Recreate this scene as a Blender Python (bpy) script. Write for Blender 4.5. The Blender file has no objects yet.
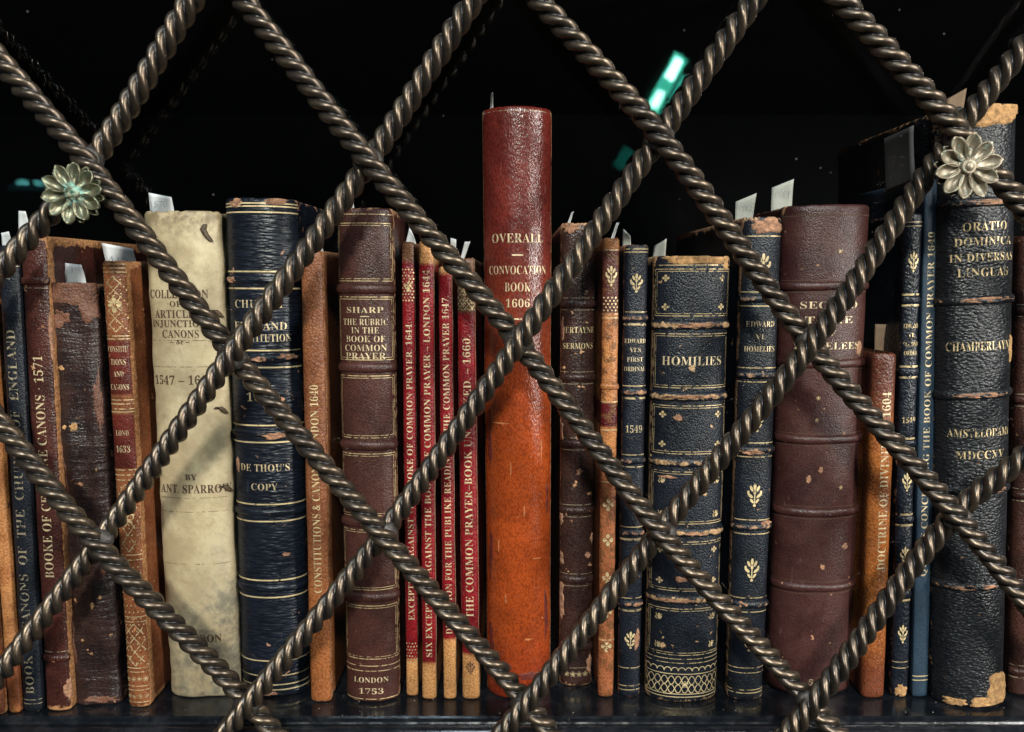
import bpy, bmesh, math, random
from mathutils import Vector, noise, Matrix
random.seed(7)
S = bpy.context.scene
COL = S.collection
R = math.radians

# ---------------------------------------------------------------- camera
FPX, TILT, DIST, ZC = 745.0, math.atan(86 / 745), 0.3725, 0.2214
cd = bpy.data.cameras.new('camera'); cam = bpy.data.objects.new('camera', cd); COL.objects.link(cam)
cam.location = (0, -DIST, ZC); cam.rotation_euler = (R(90) - TILT, 0, 0)
cd.sensor_width = 36; cd.lens = 36 * FPX / 1024; cd.clip_start = 0.01; cd.clip_end = 50
S.camera = cam
cd.dof.use_dof = True; cd.dof.focus_distance = 0.372; cd.dof.aperture_fstop = 9.5

# ---------------------------------------------------------------- light
W = bpy.data.worlds.new('World'); S.world = W; W.use_nodes = True
bg = W.node_tree.nodes['Background']
bg.inputs[0].default_value = (0.62, 0.78, 1.0, 1); bg.inputs[1].default_value = 0.03

def lamp(name, az, el, dist, size, power, col, target=(0, 0, 0.10), sy=None):
    l = bpy.data.lights.new(name, 'AREA'); l.shape = 'RECTANGLE'; l.size = size; l.size_y = sy or size
    l.energy = power; l.color = col
    o = bpy.data.objects.new(name, l); COL.objects.link(o)
    d = Vector((math.sin(R(az)) * math.cos(R(el)), -math.cos(R(az)) * math.cos(R(el)), math.sin(R(el))))
    o.location = Vector(target) + d * dist
    o.rotation_euler = d.to_track_quat('Z', 'Y').to_euler()
    return o
lamp('key_lamp', 0, 30, 4.0, 0.45, 165, (1.0, 0.955, 0.89))
lamp('right_lamp', 51, 17, 1.7, 0.28, 38, (1.0, 0.95, 0.90), sy=1.3)
lamp('cool_lamp', -12, 56, 2.4, 0.5, 20, (0.70, 0.86, 1.0), sy=1.0)

S.view_settings.view_transform = 'Standard'; S.view_settings.look = 'None'
S.view_settings.exposure = 0.15; S.view_settings.gamma = 1.0
S.cycles.max_bounces = 4; S.cycles.transparent_max_bounces = 12
S.cycles.caustics_reflective = False; S.cycles.caustics_refractive = False

# ---------------------------------------------------------------- measuring
def P(px, py, Y=0.0):
    a = (px - 512) / FPX; b = (366 - py) / FPX
    d = Vector((a, math.cos(TILT) + b * math.sin(TILT), -math.sin(TILT) + b * math.cos(TILT)))
    return Vector((0, -DIST, ZC)) + d * ((Y + DIST) / d.y)
def on_shelf(px, py):
    a = (px - 512) / FPX; b = (366 - py) / FPX
    d = Vector((a, math.cos(TILT) + b * math.sin(TILT), -math.sin(TILT) + b * math.cos(TILT)))
    return Vector((0, -DIST, ZC)) + d * (ZC / -d.z)

# ---------------------------------------------------------------- materials
def new_mat(name):
    m = bpy.data.materials.new(name); m.use_nodes = True
    nt = m.node_tree; b = nt.nodes['Principled BSDF']
    return m, nt, b
class N:
    def __init__(s, nt): s.nt = nt
    def node(s, t, **kw):
        n = s.nt.nodes.new(t)
        for k, v in kw.items(): setattr(n, k, v)
        return n
    def link(s, a, b): s.nt.links.new(a, b)
    def val(s, sock, v):
        if hasattr(v, 'is_linked') or isinstance(v, bpy.types.NodeSocket): s.link(v, sock)
        else: sock.default_value = v
    def noise(s, vec, scale, detail=4, rough=0.55, dist=0.0):
        n = s.node('ShaderNodeTexNoise'); n.inputs['Scale'].default_value = scale
        n.inputs['Detail'].default_value = detail; n.inputs['Roughness'].default_value = rough
        n.inputs['Distortion'].default_value = dist; s.link(vec, n.inputs['Vector']); return n.outputs['Fac']
    def math(s, op, a, b=0.0, clamp=False):
        n = s.node('ShaderNodeMath', operation=op); n.use_clamp = clamp
        s.val(n.inputs[0], a); s.val(n.inputs[1], b); return n.outputs[0]
    def ramp(s, v, lo, hi, a=0.0, b=1.0, smooth=True):
        n = s.node('ShaderNodeMapRange'); n.interpolation_type = 'SMOOTHSTEP' if smooth else 'LINEAR'
        s.val(n.inputs['Value'], v)
        for k, x in zip(('From Min', 'From Max', 'To Min', 'To Max'), (lo, hi, a, b)): n.inputs[k].default_value = x
        return n.outputs[0]
    def mix(s, f, a, b):
        n = s.node('ShaderNodeMix', data_type='RGBA'); s.val(n.inputs[0], f)
        s.val(n.inputs[6], a if isinstance(a, bpy.types.NodeSocket) else (*a, 1)); s.val(n.inputs[7], b if isinstance(b, bpy.types.NodeSocket) else (*b, 1))
        return n.outputs[2]
    def coords(s, off=(0, 0, 0), scale=(1, 1, 1)):
        tc = s.node('ShaderNodeTexCoord'); mp = s.node('ShaderNodeMapping')
        mp.inputs['Location'].default_value = off; mp.inputs['Scale'].default_value = scale
        s.link(tc.outputs['Object'], mp.inputs['Vector']); return mp.outputs['Vector']
    def bump(s, h, strength, dist, prev=None):
        n = s.node('ShaderNodeBump'); n.inputs['Strength'].default_value = strength; n.inputs['Distance'].default_value = dist
        s.link(h, n.inputs['Height'])
        if prev is not None: s.link(prev, n.inputs['Normal'])
        return n.outputs['Normal']

def leather(name, col, dark=None, worn=(0.36, 0.17, 0.07), wear=0.5, flecks=0.25, rough=0.44, grain=1000, bump=0.4,
            stretch=(1, 1, 1), bands=None, mottle=0.0, spec=0.36, pores=0.45, crease=0.0):
    """bands: list of (z0, z1, colour): another colour between two heights, ragged edge"""
    m, nt, b = new_mat(name); n = N(nt)
    off = (random.uniform(-9, 9), random.uniform(-9, 9), random.uniform(-9, 9))
    v = n.coords(off); tc = n.node('ShaderNodeTexCoord')
    dark = dark or tuple(c * 0.5 for c in col)
    big = n.noise(v, 55, 4, 0.6); mid = n.noise(v, 230, 4, 0.6)
    c = n.mix(n.ramp(big, 0.33, 0.62), dark, col)
    sep = n.node('ShaderNodeSeparateXYZ'); n.link(tc.outputs['Object'], sep.inputs[0])
    for z0, z1, w, bc in (bands or []):
        zz = n.math('ADD', sep.outputs['Z'], n.math('MULTIPLY', n.math('SUBTRACT', mid, 0.5), w * 1.2 if w < 0.01 else 0.03))
        f = n.math('MULTIPLY', n.ramp(zz, z0 - w, z0 + w), n.ramp(zz, z1 - w, z1 + w, 1, 0))
        c = n.mix(f, c, n.mix(n.ramp(big, 0.3, 0.66), tuple(x * 0.68 for x in bc), bc))
    if mottle:
        c = n.mix(n.math('MULTIPLY', n.ramp(mid, 0.5, 0.58), mottle), c, tuple(x * 0.3 for x in col))
    at = n.node('ShaderNodeAttribute', attribute_name='wear')
    # rubbed joints, caps and bands
    wv = n.math('ADD', n.math('MULTIPLY', at.outputs['Fac'], wear), n.math('MULTIPLY', n.math('SUBTRACT', mid, 0.5), 0.9))
    wf = n.ramp(wv, 0.36, 0.50)
    wc = n.mix(n.ramp(n.noise(v, 500, 3), 0.35, 0.65), tuple(x * 0.55 for x in worn), worn)
    c = n.mix(wf, c, wc)
    fl = n.ramp(n.noise(v, 190, 3, 0.5, 0.4), 0.73 - 0.14 * flecks, 0.78 - 0.14 * flecks)
    c = n.mix(n.math('MULTIPLY', fl, min(1, flecks * 3)), c, tuple(min(1, x * 1.25) for x in worn))
    # fine scratches
    vs = n.coords(off, (1.0, 1.0, 0.12)); vs.node.inputs['Rotation'].default_value = (0, R(25), 0)
    sc = n.ramp(n.noise(vs, 700, 2, 0.5, 0.3), 0.70, 0.76)
    c = n.mix(n.math('MULTIPLY', sc, 0.28), c, tuple(min(1, 0.10 + x * 1.6) for x in col))
    pore_at = c; rough += 0.05
    n.link(n.ramp(n.math('ADD', n.math('MULTIPLY', mid, 0.7), n.math('MULTIPLY', wf, 0.6)), 0.2, 1.0, rough - 0.08, min(1, rough + 0.30)), b.inputs['Roughness'])
    b.inputs['Specular IOR Level'].default_value = spec
    vg = n.coords(off, stretch)
    vo = n.node('ShaderNodeTexVoronoi'); vo.inputs['Scale'].default_value = grain
    dv = n.node('ShaderNodeVectorMath', operation='ADD')
    nn = n.node('ShaderNodeTexNoise'); nn.inputs['Scale'].default_value = grain * 0.5; n.link(vg, nn.inputs['Vector'])
    sv = n.node('ShaderNodeVectorMath', operation='SCALE'); sv.inputs['Scale'].default_value = 1.2 / grain; n.link(nn.outputs['Color'], sv.inputs[0])
    n.link(vg, dv.inputs[0]); n.link(sv.outputs[0], dv.inputs[1]); n.link(dv.outputs[0], vo.inputs['Vector'])
    mul = n.node('ShaderNodeMix', data_type='RGBA', blend_type='MULTIPLY'); n.link(n.ramp(vo.outputs['Distance'], 0.35, 0.75, 0, pores), mul.inputs[0])
    n.link(pore_at, mul.inputs[6]); mul.inputs[7].default_value = (0.30, 0.22, 0.20, 1); n.link(mul.outputs[2], b.inputs['Base Color'])
    nb = n.bump(n.math('MULTIPLY', vo.outputs['Distance'], -1.0), bump, 0.55 / grain)
    nb = n.bump(mid, 0.25, 0.0008, nb)
    if crease:
        cv = n.noise(n.coords(off, (0.16, 0.16, 1)), 260, 4, 0.6, 0.8)
        nb = n.bump(cv, crease, 0.0022, nb)
    nb = n.bump(wf, 0.35, -0.0004, nb)
    n.link(nb, b.inputs['Normal'])
    return m

def gilt(name, col, lost=0.47, metal=0.35, rough=0.42, scale=420):
    m, nt, b = new_mat(name); n = N(nt); v = n.coords()
    a = n.noise(v, scale, 4, 0.6)
    n.link(n.mix(n.ramp(n.noise(v, 150, 3), 0.3, 0.7), tuple(x * 0.62 for x in col), col), b.inputs['Base Color'])
    b.inputs['Metallic'].default_value = metal; b.inputs['Roughness'].default_value = rough
    n.link(n.ramp(a, lost - 0.07, lost + 0.03), b.inputs['Alpha'])
    return m
GOLD = gilt('gilt', (0.80, 0.62, 0.34), 0.36)
GOLDW = gilt('gilt_worn', (0.72, 0.54, 0.29), 0.45)
GOLDD = gilt('gilt_dull', (0.40, 0.33, 0.22), 0.46)
CREAM = gilt('gilt_pale', (0.74, 0.58, 0.35), 0.39, 0.3, 0.42)
INK = gilt('brown_ink', (0.075, 0.035, 0.018), 0.36, 0, 0.8)
PENCIL = gilt('pencil', (0.22, 0.22, 0.24), 0.40, 0, 0.7)

def plain(name, col, rough=0.6, var=0.25, scale=150, metal=0.0, bump=0.2, stretch=(1, 1, 1), bdist=0.0008):
    m, nt, b = new_mat(name); n = N(nt); v = n.coords((random.random() * 5, 2, 1), stretch)
    f = n.noise(v, scale, 5, 0.6)
    n.link(n.mix(n.ramp(f, 0.3, 0.7), tuple(c * (1 - var) for c in col), col), b.inputs['Base Color'])
    b.inputs['Roughness'].default_value = rough; b.inputs['Metallic'].default_value = metal
    n.link(n.bump(f, bump, bdist), b.inputs['Normal'])
    return m
PAGES = plain('page_edges', (0.48, 0.37, 0.22), 0.9, 0.6, 900, stretch=(1, 0.02, 0.02), bump=0.6)
PAPER = plain('slip_paper', (0.66, 0.67, 0.67), 0.8, 0.08, 120, bump=0.1)
PAPERG = plain('grey_slip', (0.37, 0.38, 0.34), 0.8, 0.2, 120, bump=0.1)
PAPERB = plain('brown_slip', (0.20, 0.13, 0.08), 0.8, 0.3, 120, bump=0.1)
BOARD = plain('exposed_board', (0.46, 0.25, 0.10), 0.9, 0.55, 420, bump=0.9, bdist=0.0012)
PINK = plain('rubbed_leather', (0.40, 0.20, 0.115), 0.85, 0.65, 420, bump=0.9)
LABEL = leather('label_leather', (0.13, 0.022, 0.014), wear=0.3, flecks=0.3, rough=0.36)
LABELR = leather('red_label_leather', (0.10, 0.006, 0.008), wear=0.3, flecks=0.2, rough=0.36)

# ---------------------------------------------------------------- mesh helpers
def mesh_obj(name, verts, faces, mat, parent=None, smooth=True, wear=None):
    me = bpy.data.meshes.new(name); me.from_pydata([tuple(v) for v in verts], [], faces); me.update()
    if smooth: me.polygons.foreach_set('use_smooth', [True] * len(me.polygons))
    if wear is not None:
        a = me.attributes.new('wear', 'FLOAT', 'POINT'); a.data.foreach_set('value', wear)
    if mat: me.materials.append(mat)
    o = bpy.data.objects.new(name, me); COL.objects.link(o)
    if parent: o.parent = parent
    return o
def tag(o, label, cat, group=None):
    o['label'] = label; o['category'] = cat
    if group: o['group'] = group
    return o
def empty(name, loc=(0, 0, 0)):
    o = bpy.data.objects.new(name, None); COL.objects.link(o); o.location = loc; o.empty_display_size = 0.02; return o

def serif(s):
    r = ''
    for ch in s:
        if 'A' <= ch <= 'Z': r += chr(0x1D400 + ord(ch) - 65)
        elif 'a' <= ch <= 'z': r += chr(0x1D41A + ord(ch) - 97)
        elif '0' <= ch <= '9': r += chr(0x1D7CE + ord(ch) - 48)
        else: r += ch
    return r
_glyph = {}
def glyphs(s, spacing=1.0, thin=0.0, raw=False):
    """vertices and faces of a line of lettering, scaled to a unit box centred on the origin"""
    k = (s, spacing, thin, raw)
    if k not in _glyph:
        c = bpy.data.curves.new('lettering', 'FONT'); c.body = s if raw else serif(s); c.size = 1; c.resolution_u = 2
        c.space_character = spacing; c.offset = thin
        o = bpy.data.objects.new('lettering', c); me = bpy.data.meshes.new_from_object(o)
        vs = [Vector((v.co.x, v.co.y)) for v in me.vertices]; fs = [tuple(p.vertices) for p in me.polygons]
        bpy.data.objects.remove(o); bpy.data.curves.remove(c); bpy.data.meshes.remove(me)
        x0 = min(v.x for v in vs); x1 = max(v.x for v in vs); y0 = min(v.y for v in vs); y1 = max(v.y for v in vs)
        _glyph[k] = ([((v.x - x0) / (x1 - x0) - 0.5, (v.y - y0) / (y1 - y0) - 0.5) for v in vs], fs, (x1 - x0) / (y1 - y0))
    return _glyph[k]

# ---------------------------------------------------------------- setting: shelf, back, glass
def prism_x(name, prof, x0, x1, mat, nseg=1):
    k = len(prof); vs = []; fs = []
    for x in (x0, x1): vs += [(x, p[0], p[1]) for p in prof]
    for i in range(k): fs.append((i, (i + 1) % k, k + (i + 1) % k, k + i))
    fs.append(tuple(range(k - 1, -1, -1))); fs.append(tuple(range(k, 2 * k)))
    return mesh_obj(name, vs, fs, mat, smooth=False)
m, nt, b = new_mat('black_lacquer'); n = N(nt); v = n.coords()
n.link(n.mix(n.ramp(n.noise(v, 90, 6, 0.65), 0.45, 0.75), (0.004, 0.005, 0.007), (0.016, 0.017, 0.02)), b.inputs['Base Color'])
dust = n.ramp(n.noise(v, 900, 2, 0.5), 0.72, 0.76)
n.link(n.ramp(n.noise(v, 140, 5, 0.6), 0.3, 0.8, 0.10, 0.30), b.inputs['Roughness'])
n.link(n.bump(n.noise(v, 60, 4), 0.25, 0.0012), b.inputs['Normal'])
LACQ = m
LACQB = plain('dark_back_paint', (0.0028, 0.0028, 0.0034), 0.9, 0.5, 40, bump=0.3); LACQB.node_tree.nodes['Principled BSDF'].inputs['Specular IOR Level'].default_value = 0.1
bead = [(0.25, 0.0), (-0.0146, 0.0), (-0.0156, -0.0008), (-0.0158, -0.0026), (-0.0164, -0.0034)]
for i in range(9):
    t = R(90 * i / 8); bead.append((-0.0172 - 0.0050 * math.sin(t), -0.0084 + 0.0050 * math.cos(t)))
bead += [(-0.0222, -0.022), (-0.0202, -0.026), (0.25, -0.026)]
shelf = prism_x('shelf', bead, -0.62, 0.62, LACQ)
shelf.data.polygons.foreach_set('use_smooth', [i in range(5, 14) for i in range(len(shelf.data.polygons))])
shelf['kind'] = 'structure'
back = prism_x('cabinet_back', [(0.25, -0.026), (0.262, -0.026), (0.262, 0.46), (0.25, 0.46)], -0.62, 0.62, LACQB)
back['kind'] = 'structure'
over = prism_x('upper_shelf', [(0.25, 0.354), (0.25, 0.376), (-0.0150, 0.376), (-0.0150, 0.354)], -0.62, 0.62, LACQB)
over['kind'] = 'structure'

m, nt, b = new_mat('pane_glass'); n = N(nt)
nt.nodes.remove(b); out = nt.nodes['Material Output']
tr = n.node('ShaderNodeBsdfTransparent'); tr.inputs[0].default_value = (0.985, 0.995, 0.99, 1)
gl = n.node('ShaderNodeBsdfGlossy'); gl.inputs['Roughness'].default_value = 0.015
fr = n.node('ShaderNodeFresnel'); ge = n.node('ShaderNodeNewGeometry')
n.link(n.ramp(ge.outputs['Backfacing'], 0, 1, 1.26, 1 / 1.26, False), fr.inputs['IOR'])   # the same reflectance on both faces of the sheet
df = n.node('ShaderNodeBsdfDiffuse'); df.inputs[0].default_value = (0.6, 0.6, 0.6, 1)
mx = n.node('ShaderNodeMixShader'); n.link(fr.outputs[0], mx.inputs[0]); n.link(tr.outputs[0], mx.inputs[1]); n.link(gl.outputs[0], mx.inputs[2])
v = n.coords()
spk = n.node('ShaderNodeTexVoronoi'); spk.inputs['Scale'].default_value = 75; n.link(v, spk.inputs['Vector'])
dustf = n.math('MULTIPLY', n.ramp(spk.outputs['Distance'], 0.035, 0.05, 1, 0), n.ramp(n.noise(v, 60, 2), 0.52, 0.6))
mx2 = n.node('ShaderNodeMixShader'); n.link(n.math('MULTIPLY', dustf, 0.05), mx2.inputs[0]); n.link(mx.outputs[0], mx2.inputs[1]); n.link(df.outputs[0], mx2.inputs[2])
n.link(mx2.outputs[0], out.inputs['Surface'])
GLASS = m
pane = prism_x('glass_pane', [(-0.0180, -0.0030), (-0.0202, -0.0026), (-0.0202, 0.44), (-0.0180, 0.44)], -0.56, 0.56, GLASS)
tag(pane, 'clear glass pane with dust specks between the lattice and the books', 'glass')

# ---------------------------------------------------------------- books
class Book:
    def __init__(s, name, label, top, bot, mat, sag=0.29, depth=0.15, wob=0.00025, chip=0.0006, nexp=2.1, seed=None, rim=0.7):
        s.rim = rim
        """top / bot: (left, right, y) of the spine where it starts and where it meets the shelf"""
        s.seed = seed if seed is not None else random.uniform(0, 99)
        c = on_shelf((bot[0] + bot[1]) / 2, bot[2]); s.Yf = c.y
        t = P((top[0] + top[1]) / 2, top[2], s.Yf)
        wb = (bot[1] - bot[0]) / FPX * abs((c - Vector((0, -DIST, ZC))).dot(Vector((0, math.cos(TILT), -math.sin(TILT)))))
        wt = (top[1] - top[0]) / FPX * abs((t - Vector((0, -DIST, ZC))).dot(Vector((0, math.cos(TILT), -math.sin(TILT)))))
        s.a = (wb + wt) / 4 - 0.0008; s.H = (t - c).length; s.sag = sag * 2 * s.a
        kx = (DIST + s.Yf + 0.6 * s.sag) / (DIST + s.Yf)   # the joints, which bound the outline, lie behind the crest of the spine
        s.a *= kx; c.x *= kx; t.x *= kx
        s.lean = math.atan2(t.x - c.x, t.z - c.z)
        s.root = empty(name, (c.x, c.y + s.sag, 0)); s.root.rotation_euler = (0, s.lean, 0)
        s.root.location.z = s.a * abs(math.sin(s.lean)) + 0.0002
        tag(s.root, label, 'book', 'old books standing on the shelf')
        s.wob = wob; s.mat = mat; s.depth = depth
        s.tab = []; ns = 40; px = py = None; acc = 0
        for i in range(ns + 1):
            x = s.a * math.sin(R(-90 + 180 * i / ns)); y = -s.sag * max(0.0, 1 - abs(x / s.a) ** nexp) ** (1 / nexp)
            if px is not None: acc += math.hypot(x - px, y - py)
            s.tab.append([acc, x, y]); px, py = x, y
        s.L = acc
        for r in s.tab: r[0] -= acc / 2
        s.build(chip)
    def wobble(s, x, z):
        return s.wob * (noise.noise((x * 60, z * 30, s.seed)) * 1.3 + noise.noise((x * 150, z * 120, s.seed + 9)) * 0.6)
    def surf(s, u, z, off=0.0):
        t = s.tab
        u = max(-s.L / 2, min(s.L / 2, u))
        lo, hi = 0, len(t) - 1
        while hi - lo > 1:
            m_ = (lo + hi) // 2
            if t[m_][0] <= u: lo = m_
            else: hi = m_
        f = (u - t[lo][0]) / (t[hi][0] - t[lo][0]); x = t[lo][1] + f * (t[hi][1] - t[lo][1]); y = t[lo][2] + f * (t[hi][2] - t[lo][2])
        i0 = max(0, lo - 1); i1 = min(len(t) - 1, hi + 1)
        tx = t[i1][1] - t[i0][1]; ty = t[i1][2] - t[i0][2]; l = math.hypot(tx, ty)
        nx, ny = ty / l, -tx / l
        d = off + s.wobble(x, z)
        return Vector((x + nx * d, y + ny * d, z))
    def build(s, chip):
        t = min(0.002, 0.3 * s.a); H = s.H
        path = []  # (x, y, nx, ny, u-fraction, wear)
        D = s.depth
        for y in (D, D * 0.6, 0.03, 0.010, 0.0055, 0.0030): path.append((-s.a + (0.0005 if y == 0.0055 else 0), y, -1, 0, -1, 0.75 if y < 0.004 else (0.5 if y == D else 0.25)))
        for i, (u, x, y) in enumerate(s.tab[1:-1]):
            a = s.surf(u, 0.0, 0); b_ = s.surf(u, 0.0, 0.001); nrm = (b_ - a).normalized()
            e = abs(u) / (s.L / 2)
            path.append((x, y, nrm.x, nrm.y, u / (s.L / 2), 0.95 * max(0, (e - 0.80) / 0.2)))
        for y in (0.0030, 0.0055, 0.010, 0.03, D * 0.6, D): path.append((s.a - (0.0005 if y == 0.0055 else 0), y, 1, 0, 1, 0.75 if y < 0.004 else (0.5 if y == D else 0.25)))
        zs = [0, 0.0004, 0.0012, 0.003, 0.006]; k = max(6, int(H / 0.006))
        zs += [0.006 + (H - 0.012) * i / k for i in range(1, k)] + [H - 0.006, H - 0.003, H - 0.0012, H - 0.0004, H]
        vs = []; wear = []; nc = len(path)
        for inner in (0, 1):
            for z in zs:
                e = min(z, H - z); ins = 0.0009 * max(0, 1 - e / 0.0014) ** 2
                for (x, y, nx, ny, uf, w) in path:
                    d = s.wobble(x, z) - ins if not inner else -t
                    zz = z
                    if H - z < 0.004 and chip: zz -= chip * max(0, noise.noise((x * 260, s.seed, y * 200)) + 0.5 * noise.noise((x * 800, s.seed, y * 500))) * (1 - (H - z) / 0.004)
                    vs.append((x + nx * d, y + ny * d, zz)); wear.append(min(1, w + max(0, 1 - e / 0.006) * s.rim) if not inner else 0)
        nr = len(zs); fs = []
        for r in range(nr - 1):
            for c in range(nc - 1):
                a = r * nc + c; fs.append((a, a + 1, a + nc + 1, a + nc)); o = nr * nc
                fs.append((o + a + 1, o + a, o + a + nc, o + a + nc + 1))
            for c, fl in ((0, 0), (nc - 1, 1)):
                a = r * nc + c; o = nr * nc; q = (a, a + nc, o + a + nc, o + a); fs.append(q if not fl else q[::-1])
        for r, fl in ((0, 0), (nr - 1, 1)):
            for c in range(nc - 1):
                a = r * nc + c; o = nr * nc; q = (a + 1, a, o + a, o + a + 1); fs.append(q if not fl else q[::-1])
        s.cover = mesh_obj('cover', vs, fs, s.mat, s.root, wear=wear)
        # pages
        pp = [(-(s.a - t - 0.0002), D - 0.004)] + [(x * (s.a - t - 0.0002) / s.a, min(-0.0, y + t) + 0.0006) for (u, x, y) in s.tab[2:-2:3]] + [((s.a - t - 0.0002), D - 0.004)]
        k = len(pp); vs = [(x, y, 0.0025) for x, y in pp] + [(x, y, H - 0.0035) for x, y in pp]
        fs = [(i, (i + 1) % k, k + (i + 1) % k, k + i) for i in range(k)] + [tuple(range(k - 1, -1, -1)), tuple(range(k, 2 * k))]
        mesh_obj('text_block', vs, fs, PAGES, s.root, smooth=False)
    # heights and offsets from picture measurements taken on the spine
    def z(s, py):
        lo, hi = -0.02, s.H + 0.05
        return (P(512, py, s.Yf).z - s.root.location.z) / math.cos(s.lean)
    def px(s, d): return d * 0.0005 * (DIST + s.Yf) / DIST
    def band(s, py, h=0.0014, w=0.0021, mat=None, wear=0.35):
        z0 = s.z(py); vs = []; fs = []; wr = []; nu = 30; nk = 9
        for i in range(nu + 1):
            u = s.L * (-0.5 + i / nu)
            edge = min(1, (1 - abs(2 * i / nu - 1)) * 8 + 0.25)
            for k in range(nk):
                t = -1 + 2 * k / (nk - 1); hh = h * edge * (1 - t * t) ** 0.6 if abs(t) < 1 else -0.0003
                wz = 0.0003 * noise.noise((u * 90, z0 * 50, s.seed)); vs.append(s.surf(u, z0 + t * w + wz, hh)); wr.append((1 - t * t) * wear + 0.25 * (1 - edge))
        for i in range(nu):
            for k in range(nk - 1):
                a = i * nk + k; fs.append((a, a + nk, a + nk + 1, a + 1))
        return mesh_obj('raised_band', vs, fs, mat or s.mat, s.root, wear=wr)
    def ribbon(s, G, pts, th):
        """pts: list of (u, z); strip of width th"""
        vs, fs = G; base = len(vs)
        for i, (u, z) in enumerate(pts):
            a = pts[max(0, i - 1)]; b_ = pts[min(len(pts) - 1, i + 1)]
            d = Vector((b_[0] - a[0], b_[1] - a[1])); d = d.normalized() if d.length else Vector((1, 0)); p = Vector((-d.y, d.x)) * th / 2
            vs.append(s.surf(u + p.x, z + p.y, 0.00016)); vs.append(s.surf(u - p.x, z - p.y, 0.00016))
        for i in range(len(pts) - 1):
            a = base + 2 * i; fs.append((a, a + 1, a + 3, a + 2))
    def rules(s, pys, th=1.0, mat=None, f0=-0.97, f1=0.97, name='gilt_rule'):
        for py in pys:
            G = ([], []); z = s.z(py); s.ribbon(G, [(s.L / 2 * (f0 + (f1 - f0) * i / 24), z) for i in range(25)], s.px(th))
            mesh_obj(name, G[0], G[1], mat or GOLD, s.root)
    def frame(s, py0, py1, f=0.86, th=1.0, mat=None, double=True):
        G = ([], [])
        for k in range(2 if double else 1):
            ff = f - k * 2.2 * s.px(1) / (s.L / 2); z0 = s.z(py0 + 2.2 * k); z1 = s.z(py1 - 2.2 * k); u = s.L / 2 * ff
            for z in (z0, z1): s.ribbon(G, [(-u + 2 * u * i / 24, z) for i in range(25)], s.px(th * (1 - 0.3 * k)))
            for q in (-u, u): s.ribbon(G, [(q, z0 + (z1 - z0) * i / 10) for i in range(11)], s.px(th * (1 - 0.3 * k)))
        mesh_obj('gilt_frame', G[0], G[1], mat or GOLD, s.root)
    def put(s, g, u0, z0, sw, sh, mat, rot=0, name='lettering', off=0.0002):
        vs, fs, asp = g; c, q = math.cos(R(rot)), math.sin(R(rot)); out_ = []
        for x, y in vs:
            X, Y = x * sw, y * sh; out_.append(s.surf(u0 + X * c - Y * q, z0 + X * q + Y * c, off))
        return mesh_obj(name, out_, fs, mat, s.root, smooth=False)
    def text(s, lines, mat=None, thin=-0.010):
        """lines: (string, centre y, letter height, width or None, shift)"""
        for L in lines:
            st, py, h = L[:3]; w = L[3] if len(L) > 3 else None; dx = L[4] if len(L) > 4 else 0
            g = glyphs(st, 1.05, thin)
            s.put(g, s.px(dx), s.z(py), s.px(w) if w else s.px(h) * g[2], s.px(h), mat or GOLD)
    def vtext(s, st, py0, py1, h, mat=None, dx=0, thin=-0.010):
        """lettering that reads up the spine from py0 (start, low) to py1"""
        z0, z1 = s.z(py0), s.z(py1); g = glyphs(st, 1.05, thin)
        s.put(g, s.px(dx), (z0 + z1) / 2, z1 - z0, s.px(h), mat or GOLD, 90)
    def orn(s, ch, py, w, h=None, dx=0, mat=None, rot=0):
        g = glyphs(ch, 1.0, 0.0, True)
        return s.put(g, s.px(dx), s.z(py), s.px(w), s.px(h or w), mat or GOLD, rot, 'gilt_ornament')
    def fleuron(s, py, w, h, dx=0, mat=None):
        vs, fs = [], []
        E = [(0, .36, .09, .15, 0), (-.2, .27, .075, .15, 38), (.2, .27, .075, .15, -38), (0, .12, .085, .09, 0), (0, -.15, .03, .34, 0), (-.27, -.02, .19, .07, -28), (.27, -.02, .19, .07, 28),
             (-.16, -.25, .14, .06, -38), (.16, -.25, .14, .06, 38), (-.38, .12, .07, .07, 0), (.38, .12, .07, .07, 0), (0, -.44, .09, .06, 0)]
        for cx, cy, rx, ry, ro in E:
            b0 = len(vs); c, q = math.cos(R(ro)), math.sin(R(ro))
            for k in range(10):
                X, Y = rx * math.cos(k * 0.62832), ry * math.sin(k * 0.62832)
                vs.append(s.surf(s.px(dx + w * (cx + X * c - Y * q)), s.z(py) + s.px(h * (cy + X * q + Y * c)), 0.0002))
            fs.append(tuple(range(b0, b0 + 10)))
        return mesh_obj('gilt_ornament', vs, fs, mat or GOLD, s.root, smooth=False)
    def dots(s, py0, py1, nx, nz, r=0.9, f=0.8, stag=True, mat=None):
        vs, fs = [], []
        for j in range(nz):
            z = s.z(py0) + (s.z(py1) - s.z(py0)) * (j + 0.5) / nz
            for i in range(nx):
                u = s.L / 2 * f * (-1 + 2 * (i + 0.5 + (0.5 if stag and j % 2 else 0) - (0.25 if stag else 0)) / nx)
                base = len(vs); k = 6
                for q in range(k): vs.append(s.surf(u + s.px(r) * math.cos(q * 6.283 / k), z + s.px(r) * math.sin(q * 6.283 / k), 0.0002))
                fs.append(tuple(range(base, base + k)))
        mesh_obj('gilt_dots', vs, fs, mat or GOLD, s.root, smooth=False)
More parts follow.
